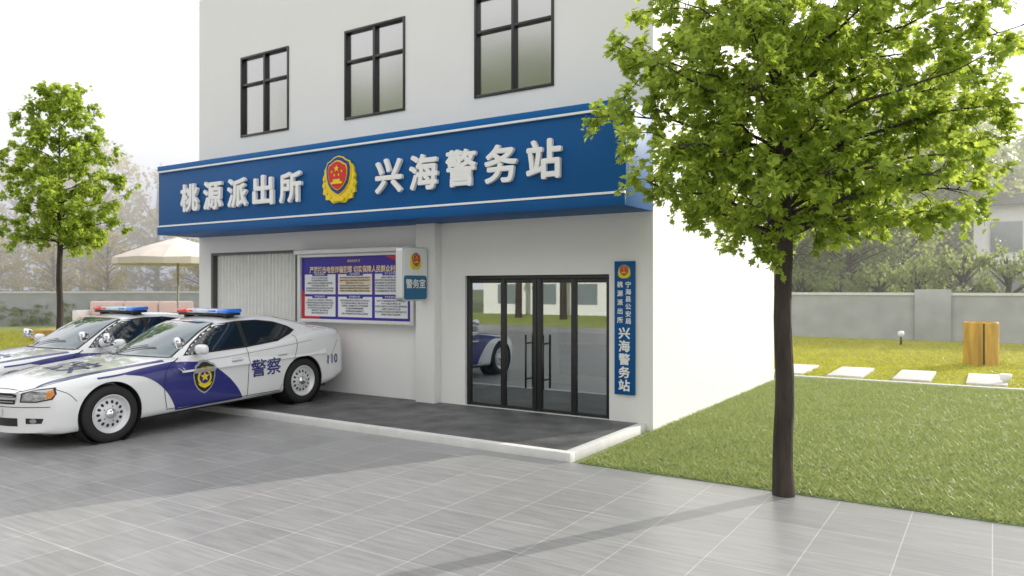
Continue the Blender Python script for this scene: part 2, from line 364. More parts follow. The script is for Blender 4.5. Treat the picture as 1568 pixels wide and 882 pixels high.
# ------------------------------------------------------------ fascia sign
fs=empty('fascia_sign')
FY=8.93; FZ0,FZ1=3.07,4.45
box('fascia_body',BX0,BX1,FY,BY0-.002,FZ0,FZ1,M['blue'],fs,.004)
for nm,z in (('top',4.32),('bottom',3.225)):
    box('white_line_%s'%nm,BX0,BX1,FY-.04,FY-.002,z,z+.03,M['white'],fs)
box('fascia_frame_top',BX0,BX1,FY-.03,FY-.002,4.352,FZ1,M['blue2'],fs,.003)
box('fascia_frame_bottom',BX0,BX1,FY-.03,FY-.002,FZ0,3.223,M['blue'],fs,.003)
M['letter']=mat('letter_white',(.82,.82,.82),.45)
def row(s,x0,x1,zc,h):
    n_=len(s); wch=.60; pitch=(x1-x0-wch)/(n_-1)
    for i,c in enumerate(s):
        text('letter_%s'%c,c,.62,M['letter'],fs,(x0+wch/2+i*pitch,FY-.045,zc),'-Y',.028,.018,4,(wch*.93,h))
row('桃源派出所',-13.42,-9.95,3.75,.54)
row('兴海警务站',-8.29,-4.87,3.765,.55)
emblem('police_emblem',.76,fs,(-9.10,FY-.04,3.785))

# ------------------------------------------------------------ notice board
nb=empty('notice_board')
nx0,nx1,nz0,nz1=-10.99,-8.17,1.37,2.62
M['nbframe']=mat('notice_frame_white',(.72,.72,.73),.4,metal=.2)
box('backing',nx0,nx1,9.74,9.846,nz0,nz1,M['nbframe'],nb)
box('frame_l',nx0,nx0+.07,9.68,9.738,nz0,nz1,M['nbframe'],nb,.006)
box('frame_r',nx1-.07,nx1,9.68,9.738,nz0,nz1,M['nbframe'],nb,.006)
box('frame_b',nx0+.07,nx1-.07,9.68,9.738,nz0,nz0+.06,M['nbframe'],nb,.006)
box('frame_t',nx0+.07,nx1-.07,9.68,9.738,nz1-.05,nz1,M['nbframe'],nb,.006)
box('canopy',nx0-.03,nx1+.03,9.60,9.846,nz1+.002,nz1+.09,M['nbframe'],nb,.02)
px0,px1,pz0,pz1=nx0+.075,nx1-.075,nz0+.065,nz1-.055
M['poster']=mat('poster_purple',(.055,.012,.27),.5,col2=(.02,.02,.34),vscale=1.2)
M['pwhite']=mat('poster_white',(.75,.76,.80),.5); M['pyel']=mat('poster_cream',(.75,.58,.32),.5)
M['pink']=mat('ink',(.03,.03,.06),.6); M['pred']=mat('poster_red',(.55,.02,.03),.5); M['pblue']=mat('poster_blue',(.02,.03,.35),.5); M['ptitle']=mat('poster_title',(.92,.72,.45),.5)
box('poster',px0,px1,9.725,9.738,pz0,pz1,M['poster'],nb)
mobj('poster_red_corner',[(px0,9.722,pz0),(px0+.5,9.722,pz0),(px0+.25,9.722,pz0+.25),(px0,9.722,pz0+.55)],[(0,1,2,3)],M['pred'],nb)
mobj('poster_red_corner_top',[(px1,9.722,pz1),(px1-.6,9.722,pz1),(px1-.3,9.722,pz1-.12),(px1,9.722,pz1-.2)],[(0,1,2,3)],M['pred'],nb)
text('poster_title','严厉打击电信诈骗犯罪 切实保障人民群众利益',.13,M['ptitle'],nb,((px0+px1)/2-.02,9.716,pz1-.23),'-Y',.001,.0022,2,(2.2,.125))
text('poster_footer','桃源派出所 宣',.05,M['ptitle'],nb,((px0+px1)/2,9.716,pz1-.08),'-Y',.001,0,2)
pool='电信诈骗犯罪分子冒充公安机关通过网络发布虚假信息要求转账汇款请不要轻信任何陌生来及时报警保护个人财产安全严防上当受骗群众积极举报违法行为共同维护社会治安和谐稳定'
W_=px1-px0
for c,(a,b_) in enumerate(((.03,.33),(.355,.665),(.69,.97))):
    for r_,(za,zb) in enumerate(((.04,.36),(.40,.72))):
        X0=px0+a*W_;X1=px0+b_*W_;Z0=pz0+za*(pz1-pz0);Z1=pz0+zb*(pz1-pz0)
        mobj('panel_%d_%d'%(c,r_),[(X0,9.721,Z0),(X1,9.721,Z0),(X1,9.721,Z1),(X0,9.721,Z1)],[(0,1,2,3)],M['pwhite'],nb)
        hx=(X0+X1)/2
        mobj('panel_head_%d_%d'%(c,r_),[(hx-.2,9.718,Z1-.03),(hx+.2,9.718,Z1-.03),(hx+.2,9.718,Z1+.035),(hx-.2,9.718,Z1+.035)],[(0,1,2,3)],M['pblue'],nb)
        text('panel_heading_%d_%d'%(c,r_),''.join(R.choice(pool) for _ in range(6)),.045,M['pwhite'],nb,(hx,9.714,Z1+.002),'-Y',.001,0,1)
        nl=6
        for l in range(nl):
            zz=Z1-.065-l*(Z1-Z0-.08)/nl
            if c==1 and r_==1:
                mobj('table_row_%d'%l,[(X0+.02,9.718,zz-.012),(X1-.02,9.718,zz-.012),(X1-.02,9.718,zz+.02),(X0+.02,9.718,zz+.02)],[(0,1,2,3)],M['pyel'],nb)
            text('panel_text_%d_%d_%d'%(c,r_,l),''.join(R.choice(pool) for _ in range(R.choice((12,18,20,20)))),.036,M['pink'],nb,((X0+X1)/2,9.714,zz),'-Y',.0005,0,1)

# ------------------------------------------------------------ projecting sign
ps=empty('projecting_lightbox_sign')
def rbox_yz(name,y0,y1,z0,z1,x0,x1,r,m,parent):
    pts=[]
    for cy,cz,a0 in ((y1-r,z1-r,0),(y0+r,z1-r,90),(y0+r,z0+r,180),(y1-r,z0+r,270)):
        for k in range(7):
            a=rad(a0+k*15); pts.append((cy+r*math.cos(a),cz+r*math.sin(a)))
    n_=len(pts); v=[(x1,p[0],p[1]) for p in pts]+[(x0,p[0],p[1]) for p in pts]
    f=[tuple(range(n_)),tuple(range(2*n_-1,n_-1,-1))]+[(i,i+n_,(i+1)%n_+n_,(i+1)%n_) for i in range(n_)]
    return mobj(name,v,f,m,parent)
rbox_yz('housing',9.03,9.64,1.79,2.66,-7.98,-7.84,.07,M['alu'],ps)
rbox_yz('face',9.05,9.62,1.81,2.64,-7.985,-7.832,.06,M['lightbox'],ps)
M['pblue3']=mat('lightbox_blue',(.01,.13,.28),.35)
rbox_yz('blue_panel',9.052,9.618,1.815,2.20,-7.987,-7.828,.05,M['pblue3'],ps)
box('bracket',-7.93,-7.89,9.641,9.669,2.1,2.4,M['alu'],ps)
emblem('police_emblem_small',.27,ps,(-7.822,9.335,2.43),'+X')
text('sign_text','警务室',.17,M['letter'],ps,(-7.822,9.335,2.07),'+X',.002,.003,3,(.48,.15))

# ------------------------------------------------------------ vertical sign
vs=empty('vertical_name_sign')
box('panel',-4.55,-4.24,9.81,9.848,.486,2.38,M['blue'],vs,.004)
emblem('police_emblem_plate',.19,vs,(-4.395,9.80,2.23))
for i,c in enumerate('宁海县公安局'): text('char_a%d'%i,c,.09,M['letter'],vs,(-4.335,9.805,2.05-i*.104),'-Y',.003,.002,2)
for i,c in enumerate('桃源派出所'): text('char_b%d'%i,c,.09,M['letter'],vs,(-4.46,9.805,2.05-i*.126),'-Y',.003,.002,2)
for i,c in enumerate('兴海警务站'): text('char_c%d'%i,c,.18,M['letter'],vs,(-4.395,9.804,1.36-i*.185),'-Y',.004,.005,3,(.175,.165))

# ------------------------------------------------------------ police car
M['paint']=mat('car_paint_white',(.80,.81,.82),.22,spec=.5,coat=1.)
M['carblue']=mat('car_decal_blue',(.022,.025,.19),.3,coat=.5)
M['tyre']=mat('tyre_rubber',(.018,.018,.018),.8,bump=.2,bscale=60)
M['rim']=mat('rim_painted',(.70,.71,.73),.3,metal=.2)
M['chrome']=mat('chrome',(.75,.75,.77),.08,metal=1.)
M['plastic']=mat('black_plastic',(.015,.015,.015),.5)
M['silver']=mat('badge_silver',(.55,.55,.52),.3,metal=.6)
M['lampred']=mat('lightbar_red',(.8,.03,.01),.15,coat=1.); M['lampblue']=mat('lightbar_blue',(.02,.2,.85),.15,coat=1.); M['lampclear']=mat('lightbar_clear',(.55,.68,.80),.1,coat=1.)
M['headlamp']=mat('headlamp_glass',(.38,.40,.42),.06,metal=.6,coat=1.)
M['amber']=mat('amber_lens',(.6,.22,.03),.2,coat=1.)
M['painted_shade']=mat('painted_shade',(.35,.35,.36),.5)  # grey for shade painted onto the smooth white body
car=empty('police_car')
wf=crv([(-.98,.84),(-.8,.90),(-.4,.945),(0,.955),(.5,.945),(1.2,.94),(2,.945),(2.8,.955),(3.3,.965),(3.8,.94),(4.1,.91),(4.36,.86)])
bf=crv([(-.98,.25),(-.7,.20),(.5,.22),(3.8,.24),(4.36,.36)])
sf=crv([(-.98,.72),(-.8,.80),(-.4,.865),(0,.905),(.6,.955),(1.2,.985),(2,1.01),(2.6,1.05),(3.1,1.12),(3.5,1.155),(4,1.155),(4.25,1.13),(4.36,1.08)])
tf=crv([(-.98,.75),(-.8,.84),(-.4,.91),(0,.955),(.7,1.01),(1.2,1.02),(2,1.02),(3.1,1.15),(3.8,1.215),(4.2,1.20),(4.36,1.13)])
YE=4.36
def sweep(y,q):
    c=.34*max(0,min(1,(-y)/.98)) - .20*max(0,min(1,(y-3.5)/.86))
    return y+c*abs(q)**2.4
def section(y):
    w_=wf(y);b=bf(y);s=sf(y);t=tf(y)
    P=[(0,b),(.5,b),(.85,b),(.955,b+.05),(.985,b+.15),(1.0,b+(s-b)*.45),(1.0,s-.25),(.99,s-.14),(.965,s-.06),(.91,s-.012),(.82,s+.2*(t-s)+.004),(.6,s+(t-s)*.6),(.3,s+(t-s)*.92),(0,t)]
    P=smooth_poly(P,44)
    return [(q*w_,z) for q,z in P]
ys=[-.98+ (YE+.98)*i/90 for i in range(91)]
v=[];f=[]
secs=[]
for y in ys:
    sec=section(y); full=sec+[(-x,z) for x,z in sec[-2:0:-1]]
    secs.append(sec); n_=len(full); w_=wf(y)
    v+= [(x,sweep(y,x/w_),z) for x,z in full]
for i in range(len(ys)-1):
    for j in range(n_):
        k=(j+1)%n_; f.append((i*n_+j,i*n_+k,(i+1)*n_+k,(i+1)*n_+j))
for y,sec,rev in ((ys[0],secs[0],1),(ys[-1],secs[-1],0)):
    w_=wf(y); base=len(v); nc=17
    for (x,z) in sec:
        for c in range(nc):
            q=-1+2*c/(nc-1); v.append((x*q,sweep(y,x*q/w_),z))
    for a in range(len(sec)-1):
        for c in range(nc-1):
            quad=(base+a*nc+c,base+a*nc+c+1,base+(a+1)*nc+c+1,base+(a+1)*nc+c)
            f.append(quad if rev else quad[::-1])
body=mobj('body',v,f,M['paint'],car,True)
bm=bmesh.new(); bm.from_mesh(body.data); bmesh.ops.remove_doubles(bm,verts=bm.verts,dist=.0005); bmesh.ops.dissolve_degenerate(bm,dist=.0003,edges=bm.edges); bmesh.ops.recalc_face_normals(bm,faces=bm.faces); bm.to_mesh(body.data); bm.free()
WB=3.2
cut=[]
for y in (0,WB):
    for s in (-1,1):
        vv,ff=lathe([(0,.0),(0,.415),(.6,.415),(.6,0)],48,'x'); vv=[((a if s>0 else -a)+s*.62,b_+y,c+.375) for a,b_,c in vv]
        o=mobj('cut',vv,ff,None); b2=bmesh.new(); b2.from_mesh(o.data); bmesh.ops.remove_doubles(b2,verts=b2.verts,dist=1e-5); bmesh.ops.recalc_face_normals(b2,faces=b2.faces); b2.to_mesh(o.data); b2.free()
        md=body.modifiers.new('b','BOOLEAN'); md.object=o; md.operation='DIFFERENCE'; md.solver='EXACT'; cut.append(o)
dg=bpy.context.evaluated_depsgraph_get(); dg.update()
nm=bpy.data.meshes.new_from_object(body.evaluated_get(dg)); body.modifiers.clear(); body.data=nm
for o in cut: bpy.data.objects.remove(o)
for p in nm.polygons: p.use_smooth=True
try: nm.set_sharp_from_angle(angle=rad(50))
except: pass
rf=crv([(.58,.90),(.8,1.03),(1.1,1.19),(1.45,1.35),(1.75,1.44),(2.1,1.485),(2.5,1.49),(2.9,1.455),(3.3,1.375),(3.7,1.265),(4.0,1.14)])
def xs_(z): return .905-(z-.95)*.52
def gs_(y):
    r=rf(y)
    P=[(xs_(.8),.78),(xs_(.8+.5*(r-.88)),.8+.5*(r-.88)),(xs_(r-.11),r-.11),(xs_(r-.06)-.012,r-.058),(xs_(r)-.075,r-.022),(.42,r-.002),(.2,r+.008),(0,r+.010)]
    return smooth_poly(P,28)
def gsw(y,x):
    a=max(0,min(1,(2.0-y)/.9)); b_=max(0,min(1,(y-2.9)/.8))
    return y+(.34*a-.26*b_)*(abs(x)/.9)**2.2
v=[];f=[];gy=[.58+(4.0-.58)*i/70 for i in range(71)]
for y in gy:
    s_=gs_(y); full=s_+[(-x,z) for x,z in s_[-2::-1]]; n_=len(full); v+=[(x,gsw(y,x),z) for x,z in full]
for i in range(70):
    for j in range(n_-1): f.append((i*n_+j,i*n_+j+1,(i+1)*n_+j+1,(i+1)*n_+j))
gh=mobj('cabin',v,f,M['paint'],car,True)
bm=bmesh.new(); bm.from_mesh(gh.data); bmesh.ops.recalc_face_normals(bm,faces=bm.faces)
up=[fa for fa in bm.faces if abs(fa.normal.z)>.9]
if sum(fa.normal.z for fa in up)<0: bmesh.ops.reverse_faces(bm,faces=bm.faces)
bm.to_mesh(gh.data); bm.free()
VV=[];FF=[]
for o in (body,gh):
    b=len(VV); VV+=[vv.co.copy() for vv in o.data.vertices]; FF+=[[b+i for i in p.vertices] for p in o.data.polygons]
bvh=BVHTree.FromPolygons(VV,FF)
def proj_mesh(name,v2,faces,mode,off,m,parent=car,side=1):
    out=[];ok=[]
    for a,b in v2:
        if mode=='x': o=Vector((3*side,a,b)); d=Vector((-side,0,0))
        elif mode=='z': o=Vector((a,b,3)); d=Vector((0,0,-1))
        elif mode=='y': o=Vector((a,-3,b)); d=Vector((0,1,0))
        elif mode=='-y': o=Vector((a,8,b)); d=Vector((0,-1,0))
        h,nn_,i_,_=bvh.ray_cast(o,d)
        if h is None: out.append(o+d*3); ok.append(False)
        else:
            if nn_.dot(d)>0: nn_=-nn_
            out.append(h+nn_*off); ok.append(True)
    faces=[fa for fa in faces if all(ok[i] for i in fa)]
    if mode=='x': faces=[fa for fa in faces if max(abs(out[i].x) for i in fa)-min(abs(out[i].x) for i in fa)<.25]
    o=mobj(name,[tuple(p) for p in out],faces,m,parent,True)
    bm=bmesh.new(); bm.from_mesh(o.data); bm.normal_update()
    dd={'x':Vector((side,0,0)),'z':Vector((0,0,1)),'y':Vector((0,-1,0)),'-y':Vector((0,1,0))}[mode]
    for fa in bm.faces:
        if fa.normal.dot(dd)<0: fa.normal_flip()
    bm.to_mesh(o.data); bm.free()
    return o
def poly2(pts,step=.06):
    bm=bmesh.new(); bm.faces.new([bm.verts.new((p[0],p[1],0)) for p in pts])
    for ax in (0,1):
        lo=min(p[ax] for p in pts);hi=max(p[ax] for p in pts);k=lo+step
        while k<hi:
            co=[0,0,0];co[ax]=k;no=[0,0,0];no[ax]=1
            bmesh.ops.bisect_plane(bm,geom=bm.verts[:]+bm.edges[:]+bm.faces[:],plane_co=co,plane_no=no); k+=step
    bmesh.ops.triangulate(bm,faces=bm.faces)
    v2=[(q.co.x,q.co.y) for q in bm.verts]; bm.verts.index_update(); ff=[tuple(q.index for q in fa.verts) for fa in bm.faces]; bm.free()
    return v2,ff
def decal(name,pts,mode,off,m,side=1,step=.05):
    v2,ff=poly2(pts,step); return proj_mesh(name,v2,ff,mode,off,m,car,side)
def strip(name,path,wd,mode,off,m,side=1,n=24):
    P=smooth_poly(path,n) if len(path)>2 else [(path[0][0]+(path[1][0]-path[0][0])*i/n,path[0][1]+(path[1][1]-path[0][1])*i/n) for i in range(n+1)]
    v2=[];ff=[]
    for i,p in enumerate(P):
        a=P[max(0,i-1)];b=P[min(len(P)-1,i+1)];dx=b[0]-a[0];dy=b[1]-a[1];l=math.hypot(dx,dy) or 1
        v2+=[(p[0]-dy/l*wd/2,p[1]+dx/l*wd/2),(p[0]+dy/l*wd/2,p[1]-dx/l*wd/2)]
    for i in range(len(P)-1): ff.append((2*i,2*i+1,2*i+3,2*i+2))
    return proj_mesh(name,v2,ff,mode,off,m,car,side)
def ctext(name,s,cx,cy,w_,h_,mode,off,m,side=1,bold=0):
    me=text_mesh(s,1.,0,0,3); xs=[q.co.x for q in me.vertices]; yz=[q.co.y for q in me.vertices]
    if not xs: return
    ax=(min(xs)+max(xs))/2;ay=(min(yz)+max(yz))/2;sx=w_/(max(xs)-min(xs));sy=h_/(max(yz)-min(yz))
    fl=-1 if (side<0 or mode=='-y') else 1
    for k in range(4 if bold else 1):
        ox,oy=((bold,0),(-bold,0),(0,bold),(0,-bold))[k] if bold else (0,0)
        v2=[(cx+fl*(q.co.x-ax)*sx+ox,cy+(q.co.y-ay)*sy+oy) for q in me.vertices]
        proj_mesh(name,v2,[tuple(p.vertices) for p in me.polygons],mode,off+k*.0006,m,car,side)
for s in (1,-1):
    fw=[(1.16,1.025),(1.30,1.13),(1.52,1.27),(1.74,1.375),(2.12,1.405),(2.12,1.045)]
    rw=[(2.20,1.05),(2.20,1.407),(2.5,1.40),(2.8,1.35),(3.02,1.27),(3.12,1.21),(3.02,1.17),(2.75,1.085)]
    decal('window_trim_f',[(1.10,1.00),(1.27,1.135),(1.50,1.285),(1.73,1.395),(2.14,1.425),(2.18,1.425),(2.18,1.022),(2.14,1.02)],'x',.003,M['plastic'],s)
    decal('window_trim_r',[(2.18,1.022),(2.18,1.425),(2.5,1.42),(2.82,1.37),(3.06,1.285),(3.18,1.21),(3.06,1.15),(2.76,1.06)],'x',.003,M['plastic'],s)
    decal('window_front',fw,'x',.007,M['carglass'],s); decal('window_rear',rw,'x',.007,M['carglass'],s)
    sw=smooth_poly([(.20,.855),(.50,.905),(.85,.93),(1.2,.91),(1.5,.82),(1.75,.64),(1.92,.45),(2.03,.27)],28)+smooth_poly([(.92,.262),(.86,.40),(.76,.56),(.62,.70),(.44,.80),(.22,.848)],20)
    decal('door_blue_swoosh',sw,'x',.004,M['carblue'],s)
    strip('fender_pinstripe',[(-.15,.845),(.15,.86),(.5,.90),(.95,.935)],.022,'x',.004,M['carblue'],s)
    ctext('police_text','警察',2.45,.69,.56,.26,'x',.006,M['carblue'],s,.004)
    ctext('number_text','110',3.88,.66,.26,.15,'x',.006,M['carblue'],s,.004)
    decal('badge_silver',[(1.36+a*.46,.66+b*.54) for a,b in shield(1.04,-.03)],'x',.008,M['silver'],s)
    decal('badge_dark',[(1.36+a*.46,.66+b*.54) for a,b in shield(.92,-.03)],'x',.011,M['plastic'],s)
    decal('badge_ring',[(1.36+.115*math.cos(t*.3142),.67+.115*math.sin(t*.3142)) for t in range(20)],'x',.014,M['gold'],s)
    decal('badge_core',[(1.36+.085*math.cos(t*.3142),.67+.085*math.sin(t*.3142)) for t in range(20)],'x',.017,M['carblue'],s)
    decal('badge_star',star(1.36,.68,.075),'x',.020,M['gold'],s)
    decal('badge_base',[(1.24,.60),(1.28,.55),(1.36,.515),(1.44,.55),(1.48,.60),(1.42,.58),(1.36,.565),(1.30,.58)],'x',.020,M['gold'],s)
    ctext('badge_text','公安',1.36,.80,.16,.05,'x',.016,M['gold'],s)
    for k,p in enumerate(([(.78,.30),(.74,.60),(.80,.86),(1.02,.975)],[(2.10,.27),(2.12,.6),(2.15,1.02)],[(2.86,.50),(2.98,.72),(3.06,.9),(3.10,1.14)],[(2.72,.285),(2.76,.36),(2.86,.50)])):
        strip('door_seam_%d'%k,p,.008,'x',.0055,M['shadowgap'],s)
    strip('sill_seam',[(.78,.30),(2.72,.285)],.008,'x',.0055,M['shadowgap'],s)
    strip('shoulder_shade_line',[(1.0,.90),(2.0,.93),(2.8,.98),(3.4,1.03)],.010,'x',.0015,M['painted_shade'],s)  # grey line paints the shade of a body fold, no fold in the mesh
    strip('rear_bumper_seam',[(3.72,.62),(3.90,.80),(4.02,.98)],.007,'x',.003,M['shadowgap'],s)
    strip('front_bumper_seam',[(-.42,.60),(-.50,.70),(-.62,.77)],.007,'x',.003,M['shadowgap'],s)
    decal('rocker_trim',[(.46,.215),(.46,.26),(2.76,.265),(2.76,.23)],'x',.004,M['plastic'],s)
    for k,yy in enumerate((1.92,2.78)):
        o=box('door_handle_%d'%k,-.015,.02,-.10,.10,-.018,.018,M['paint'],car,.012); o.location=(s*(.955),yy,.865)
        decal('handle_shade_patch_%d'%k,[(yy-.085,.835),(yy+.085,.835),(yy+.085,.885),(yy-.085,.885)],'x',.004,M['painted_shade'],s)  # grey patch paints the shade behind the handle, surface is not hollowed
    bmm=bmesh.new(); bmesh.ops.create_uvsphere(bmm,u_segments=20,v_segments=14,radius=1)
    for q in bmm.verts:
        c=q.co; q.co=Vector((math.copysign(abs(c.x)**.7,c.x)*.125,math.copysign(abs(c.y)**.8,c.y)*(.075 if c.y<0 else .045),math.copysign(abs(c.z)**.75,c.z)*.075))
    me=bpy.data.meshes.new('mirror'); bmm.to_mesh(me); bmm.free(); me.materials.append(M['paint'])
    for p in me.polygons: p.use_smooth=True
    o=bpy.data.objects.new('wing_mirror',me); COL.objects.link(o); o.parent=car; o.location=(s*1.045,1.27,1.085)
    box('mirror_stalk',min(s*.88,s*.96),max(s*.88,s*.96),1.24,1.31,1.02,1.06,M['plastic'],car,.01)
    v_,f_=lathe([(-.07,0),(-.068,.075),(-.03,.082),(.03,.06),(.07,.025),(.075,0)],20,'x'); v_=[(c,a,b) for a,b,c in v_]
    mobj('spotlight',v_,f_,M['chrome'],car,True,(s*.90,1.02,1.20)); box('spotlight_arm',min(s*.80,s*.9),max(s*.80,s*.9),1.05,1.07,1.11,1.13,M['chrome'],car)
    decal('headlamp',[(s*.50,.625),(s*.52,.735),(s*.66,.775),(s*.80,.79),(s*.835,.72),(s*.82,.65),(s*.68,.62)],'y',.006,M['plastic'],1,.04)
    decal('headlamp_lens',[(s*.52,.64),(s*.54,.725),(s*.66,.76),(s*.79,.775),(s*.82,.71),(s*.80,.66),(s*.68,.635)],'y',.010,M['headlamp'],1,.04)
    decal('indicator',[(s*.77,.66),(s*.76,.75),(s*.80,.765),(s*.825,.71),(s*.81,.665)],'y',.013,M['amber'],1,.03)
    decal('lamp_pod',[(s*.6+.045*math.cos(t*.5236),.69+.04*math.sin(t*.5236)) for t in range(12)],'y',.013,M['chrome'],1,.05)
    decal('fog_recess',[(s*.56,.36),(s*.56,.43),(s*.74,.42),(s*.72,.36)],'y',.004,M['plastic'],1,.04)
    decal('fog_lamp',[(s*.64+.035*math.cos(t*.5236),.393+.028*math.sin(t*.5236)) for t in range(12)],'y',.008,M['headlamp'],1,.05)
    strip('bonnet_seam',[(s*.50,-.86),(s*.70,-.62),(s*.80,-.2),(s*.84,.3),(s*.82,.80)],.008,'z',.002,M['shadowgap'],1)
    decal('bonnet_stripe',[(s*.60,-.78),(s*.74,-.45),(s*.82,0),(s*.85,.40),(s*.86,.80),(s*.81,.80),(s*.78,.35),(s*.72,-.1),(s*.62,-.5)],'z',.004,M['carblue'],1)
    decal('tail_lamp',[(s*.50,.90),(s*.50,1.05),(s*.80,1.05),(s*.82,.90)],'-y',.006,M['lampred'],1)
decal('grille',[(-.43,.60),(-.47,.745),(.47,.745),(.43,.60)],'y',.004,M['plastic'],1)
for k,z in enumerate((.63,.665,.70)): strip('grille_bar_%d'%k,[(-.42,z),(.42,z)],.008,'y',.012,M['alu'],1)
strip('grille_cross_h',[(-.46,.672),(.46,.672)],.03,'y',.016,M['chrome'],1); strip('grille_cross_v',[(0,.60),(0,.745)],.04,'y',.018,M['chrome'],1)
strip('grille_surround_t',[(-.47,.75),(.47,.75)],.02,'y',.012,M['chrome'],1)
decal('lower_intake',[(-.46,.33),(-.46,.43),(.46,.43),(.46,.33)],'y',.004,M['plastic'],1)
strip('bumper_crease',[(-.80,.56),(-.4,.565),(0,.567),(.4,.565),(.80,.56)],.008,'y',.004,M['shadowgap'],1)
decal('number_plate',[(-.24,.455),(-.24,.545),(.24,.545),(.24,.455)],'y',.012,M['pwhite'],1); ctext('plate_text','浙110',0,.50,.36,.07,'y',.016,M['carblue'])
fr=[(x,.74+.32*(abs(x)/.9)**2.2*1.0) for x in [ -.74+.148*i for i in range(11)]]; tp=[(x,1.66+.26*(abs(x)/.9)**2.2) for x in [.58-.116*i for i in range(11)]]
decal('windshield_border',[(x*1.03,y-.03) for x,y in fr]+[(x*1.04,y+.035) for x,y in tp],'z',.003,M['plastic'],1)
decal('windshield',fr+tp,'z',.008,M['windshield'],1)
fr=[(x,3.80-.22*(abs(x)/.9)**2.2) for x in [ -.66+.132*i for i in range(11)]]; tp=[(x,3.02-.1*(abs(x)/.9)**2) for x in [.56-.112*i for i in range(11)]]
decal('rear_window',fr+tp,'z',.008,M['carglass'],1)
ctext('bonnet_text','公安',0.1,-.05,.80,.50,'z',.006,M['carblue'],1,.006)
strip('bonnet_front_seam',[(-.50,-.86),(0,-.93),(.50,-.86)],.008,'z',.002,M['shadowgap'],1)
for s in (-1,1): strip('wiper_%d'%s,[(s*.1-.25,.80),(s*.1+.30,.98)],.018,'z',.02,M['plastic'],1)
lb=1.505
box('lightbar_base',-.62,.62,2.0,2.26,lb,lb+.035,M['plastic'],car,.01)
for k,(a,b_,m_) in enumerate(((-.64,-.40,'lampred'),(-.398,-.16,'lampclear'),(-.158,.158,'lampclear'),(.16,.398,'lampclear'),(.40,.64,'lampblue'))):
    box('lightbar_lens_%d'%k,a,b_,1.98,2.28,lb+.036,lb+.105,M[m_],car,.03,3)
for k,(a,b_,m_) in enumerate(((-.38,-.2,'lampred'),(.2,.38,'lampblue'))): box('lightbar_flash_%d'%k,a,b_,1.972,2.288,lb+.055,lb+.09,M[m_],car,.01)
for s in (-1,1): box('lightbar_foot_%d'%s,s*.5-.03,s*.5+.03,2.05,2.2,lb-.05,lb+.002,M['plastic'],car)
box('underbody',-.60,.60,-.6,4.0,.16,.24,M['plastic'],car)
tv,tfc=lathe([(-.115,.20),(-.115,.30),(-.105,.345),(-.075,.368),(0,.373),(.075,.368),(.105,.345),(.115,.30),(.112,.262),(.10,.245)],56)
rv,rfc=lathe([(.10,.246),(.108,.250),(.104,.236),(.075,.222),(.045,.20),(.055,.185),(.070,.12),(.078,.09),(.078,0)],56)
hv,hf=lathe([(.078,.075),(.105,.068),(.118,.045),(.122,0)],24)
for y in (0,WB):
    for s in (-1,1):
        fl=lambda L_: [(a*s,b_,c) for a,b_,c in L_]
        loc=(s*.835,y,.373)
        mobj('tyre',fl(tv),tfc,M['tyre'],car,True,loc); mobj('rim',fl(rv),rfc,M['rim'],car,True,loc); mobj('hub_cap',fl(hv),hf,M['chrome'],car,True,loc)
        vv=[];ff=[]
        for k in range(14):
            a=2*math.pi*k/14; b0=len(vv)
            for t in range(10):
                u_=2*math.pi*t/10; r_=.152+.024*math.cos(u_); g=.019*math.sin(u_)/.152
                vv.append((s*(.0665-(r_-.12)/.065*.015+.006),r_*math.cos(a+g),r_*math.sin(a+g)))
            ff.append(tuple(range(b0,b0+10)))
        for k in range(5):
            a=2*math.pi*k/5; b0=len(vv)
            for t in range(8):
                u_=2*math.pi*t/8; vv.append((s*.0815,.097*math.cos(a)+.009*math.cos(u_),.097*math.sin(a)+.009*math.sin(u_)))
            ff.append(tuple(range(b0,b0+8)))
        mobj('rim_slots',vv,ff,M['plastic'],car,False,loc)
        wv,wf2=lathe([(0,.411),(.36,.411),(.36,0)],40); wv=[(s*(.935-a),b_,c) for a,b_,c in wv]
        mobj('wheel_well',wv,wf2,M['shadowgap'],car,True,(0,y,.375))
PI=math.asin(.1/3.2)
car.location=(-10.53,5.38,0); car.rotation_euler=(PI,0,0)
car2=empty('police_car.001')
for c in list(car.children):
    o=bpy.data.objects.new(c.name+'_b',c.data); COL.objects.link(o); o.parent=car2; o.location=c.location; o.rotation_euler=c.rotation_euler; o.scale=c.scale
car2.location=(-13.08,5.40,0); car2.rotation_euler=(PI,0,0)

# ------------------------------------------------------------ trees
def tube(V,F,path,radii,n=7):
    b=len(V)
    for i,p in enumerate(path):
        a=path[max(0,i-1)];c=path[min(len(path)-1,i+1)]; d=(c-a).normalized(); x=d.orthogonal().normalized() if i==0 else (px-d*px.dot(d)).normalized(); px=x; y=d.cross(x)
        for k in range(n):
            t=2*math.pi*k/n; V.append(tuple(p+(x*math.cos(t)+y*math.sin(t))*radii[i]))
    for i in range(len(path)-1):
        for k in range(n): F.append((b+i*n+k,b+i*n+(k+1)%n,b+(i+1)*n+(k+1)%n,b+(i+1)*n+k))
LEAF=[(0,0),(.30,.10),(.22,.22),(.52,.42),(.30,.52),(.34,.78),(.12,.70),(0,1.05),(-.12,.70),(-.34,.78),(-.30,.52),(-.52,.42),(-.22,.22),(-.30,.10)]
def add_leaf(V,F,p,d,nrm,s,simple=False):
    x=d.cross(nrm).normalized(); b=len(V)
    P=LEAF if not simple else [(0,0),(.42,.35),(.25,.8),(0,1.05),(-.25,.8),(-.42,.35)]
    for a,c in P: V.append(tuple(p+x*(a*s)+d*(c*s)+nrm*(abs(a)*s*.25-c*c*s*.18)))
    n=len(P); h=n//2
    F.append(tuple(b+i for i in range(0,h+1))); F.append(tuple([b]+[b+i for i in range(h,n)]))
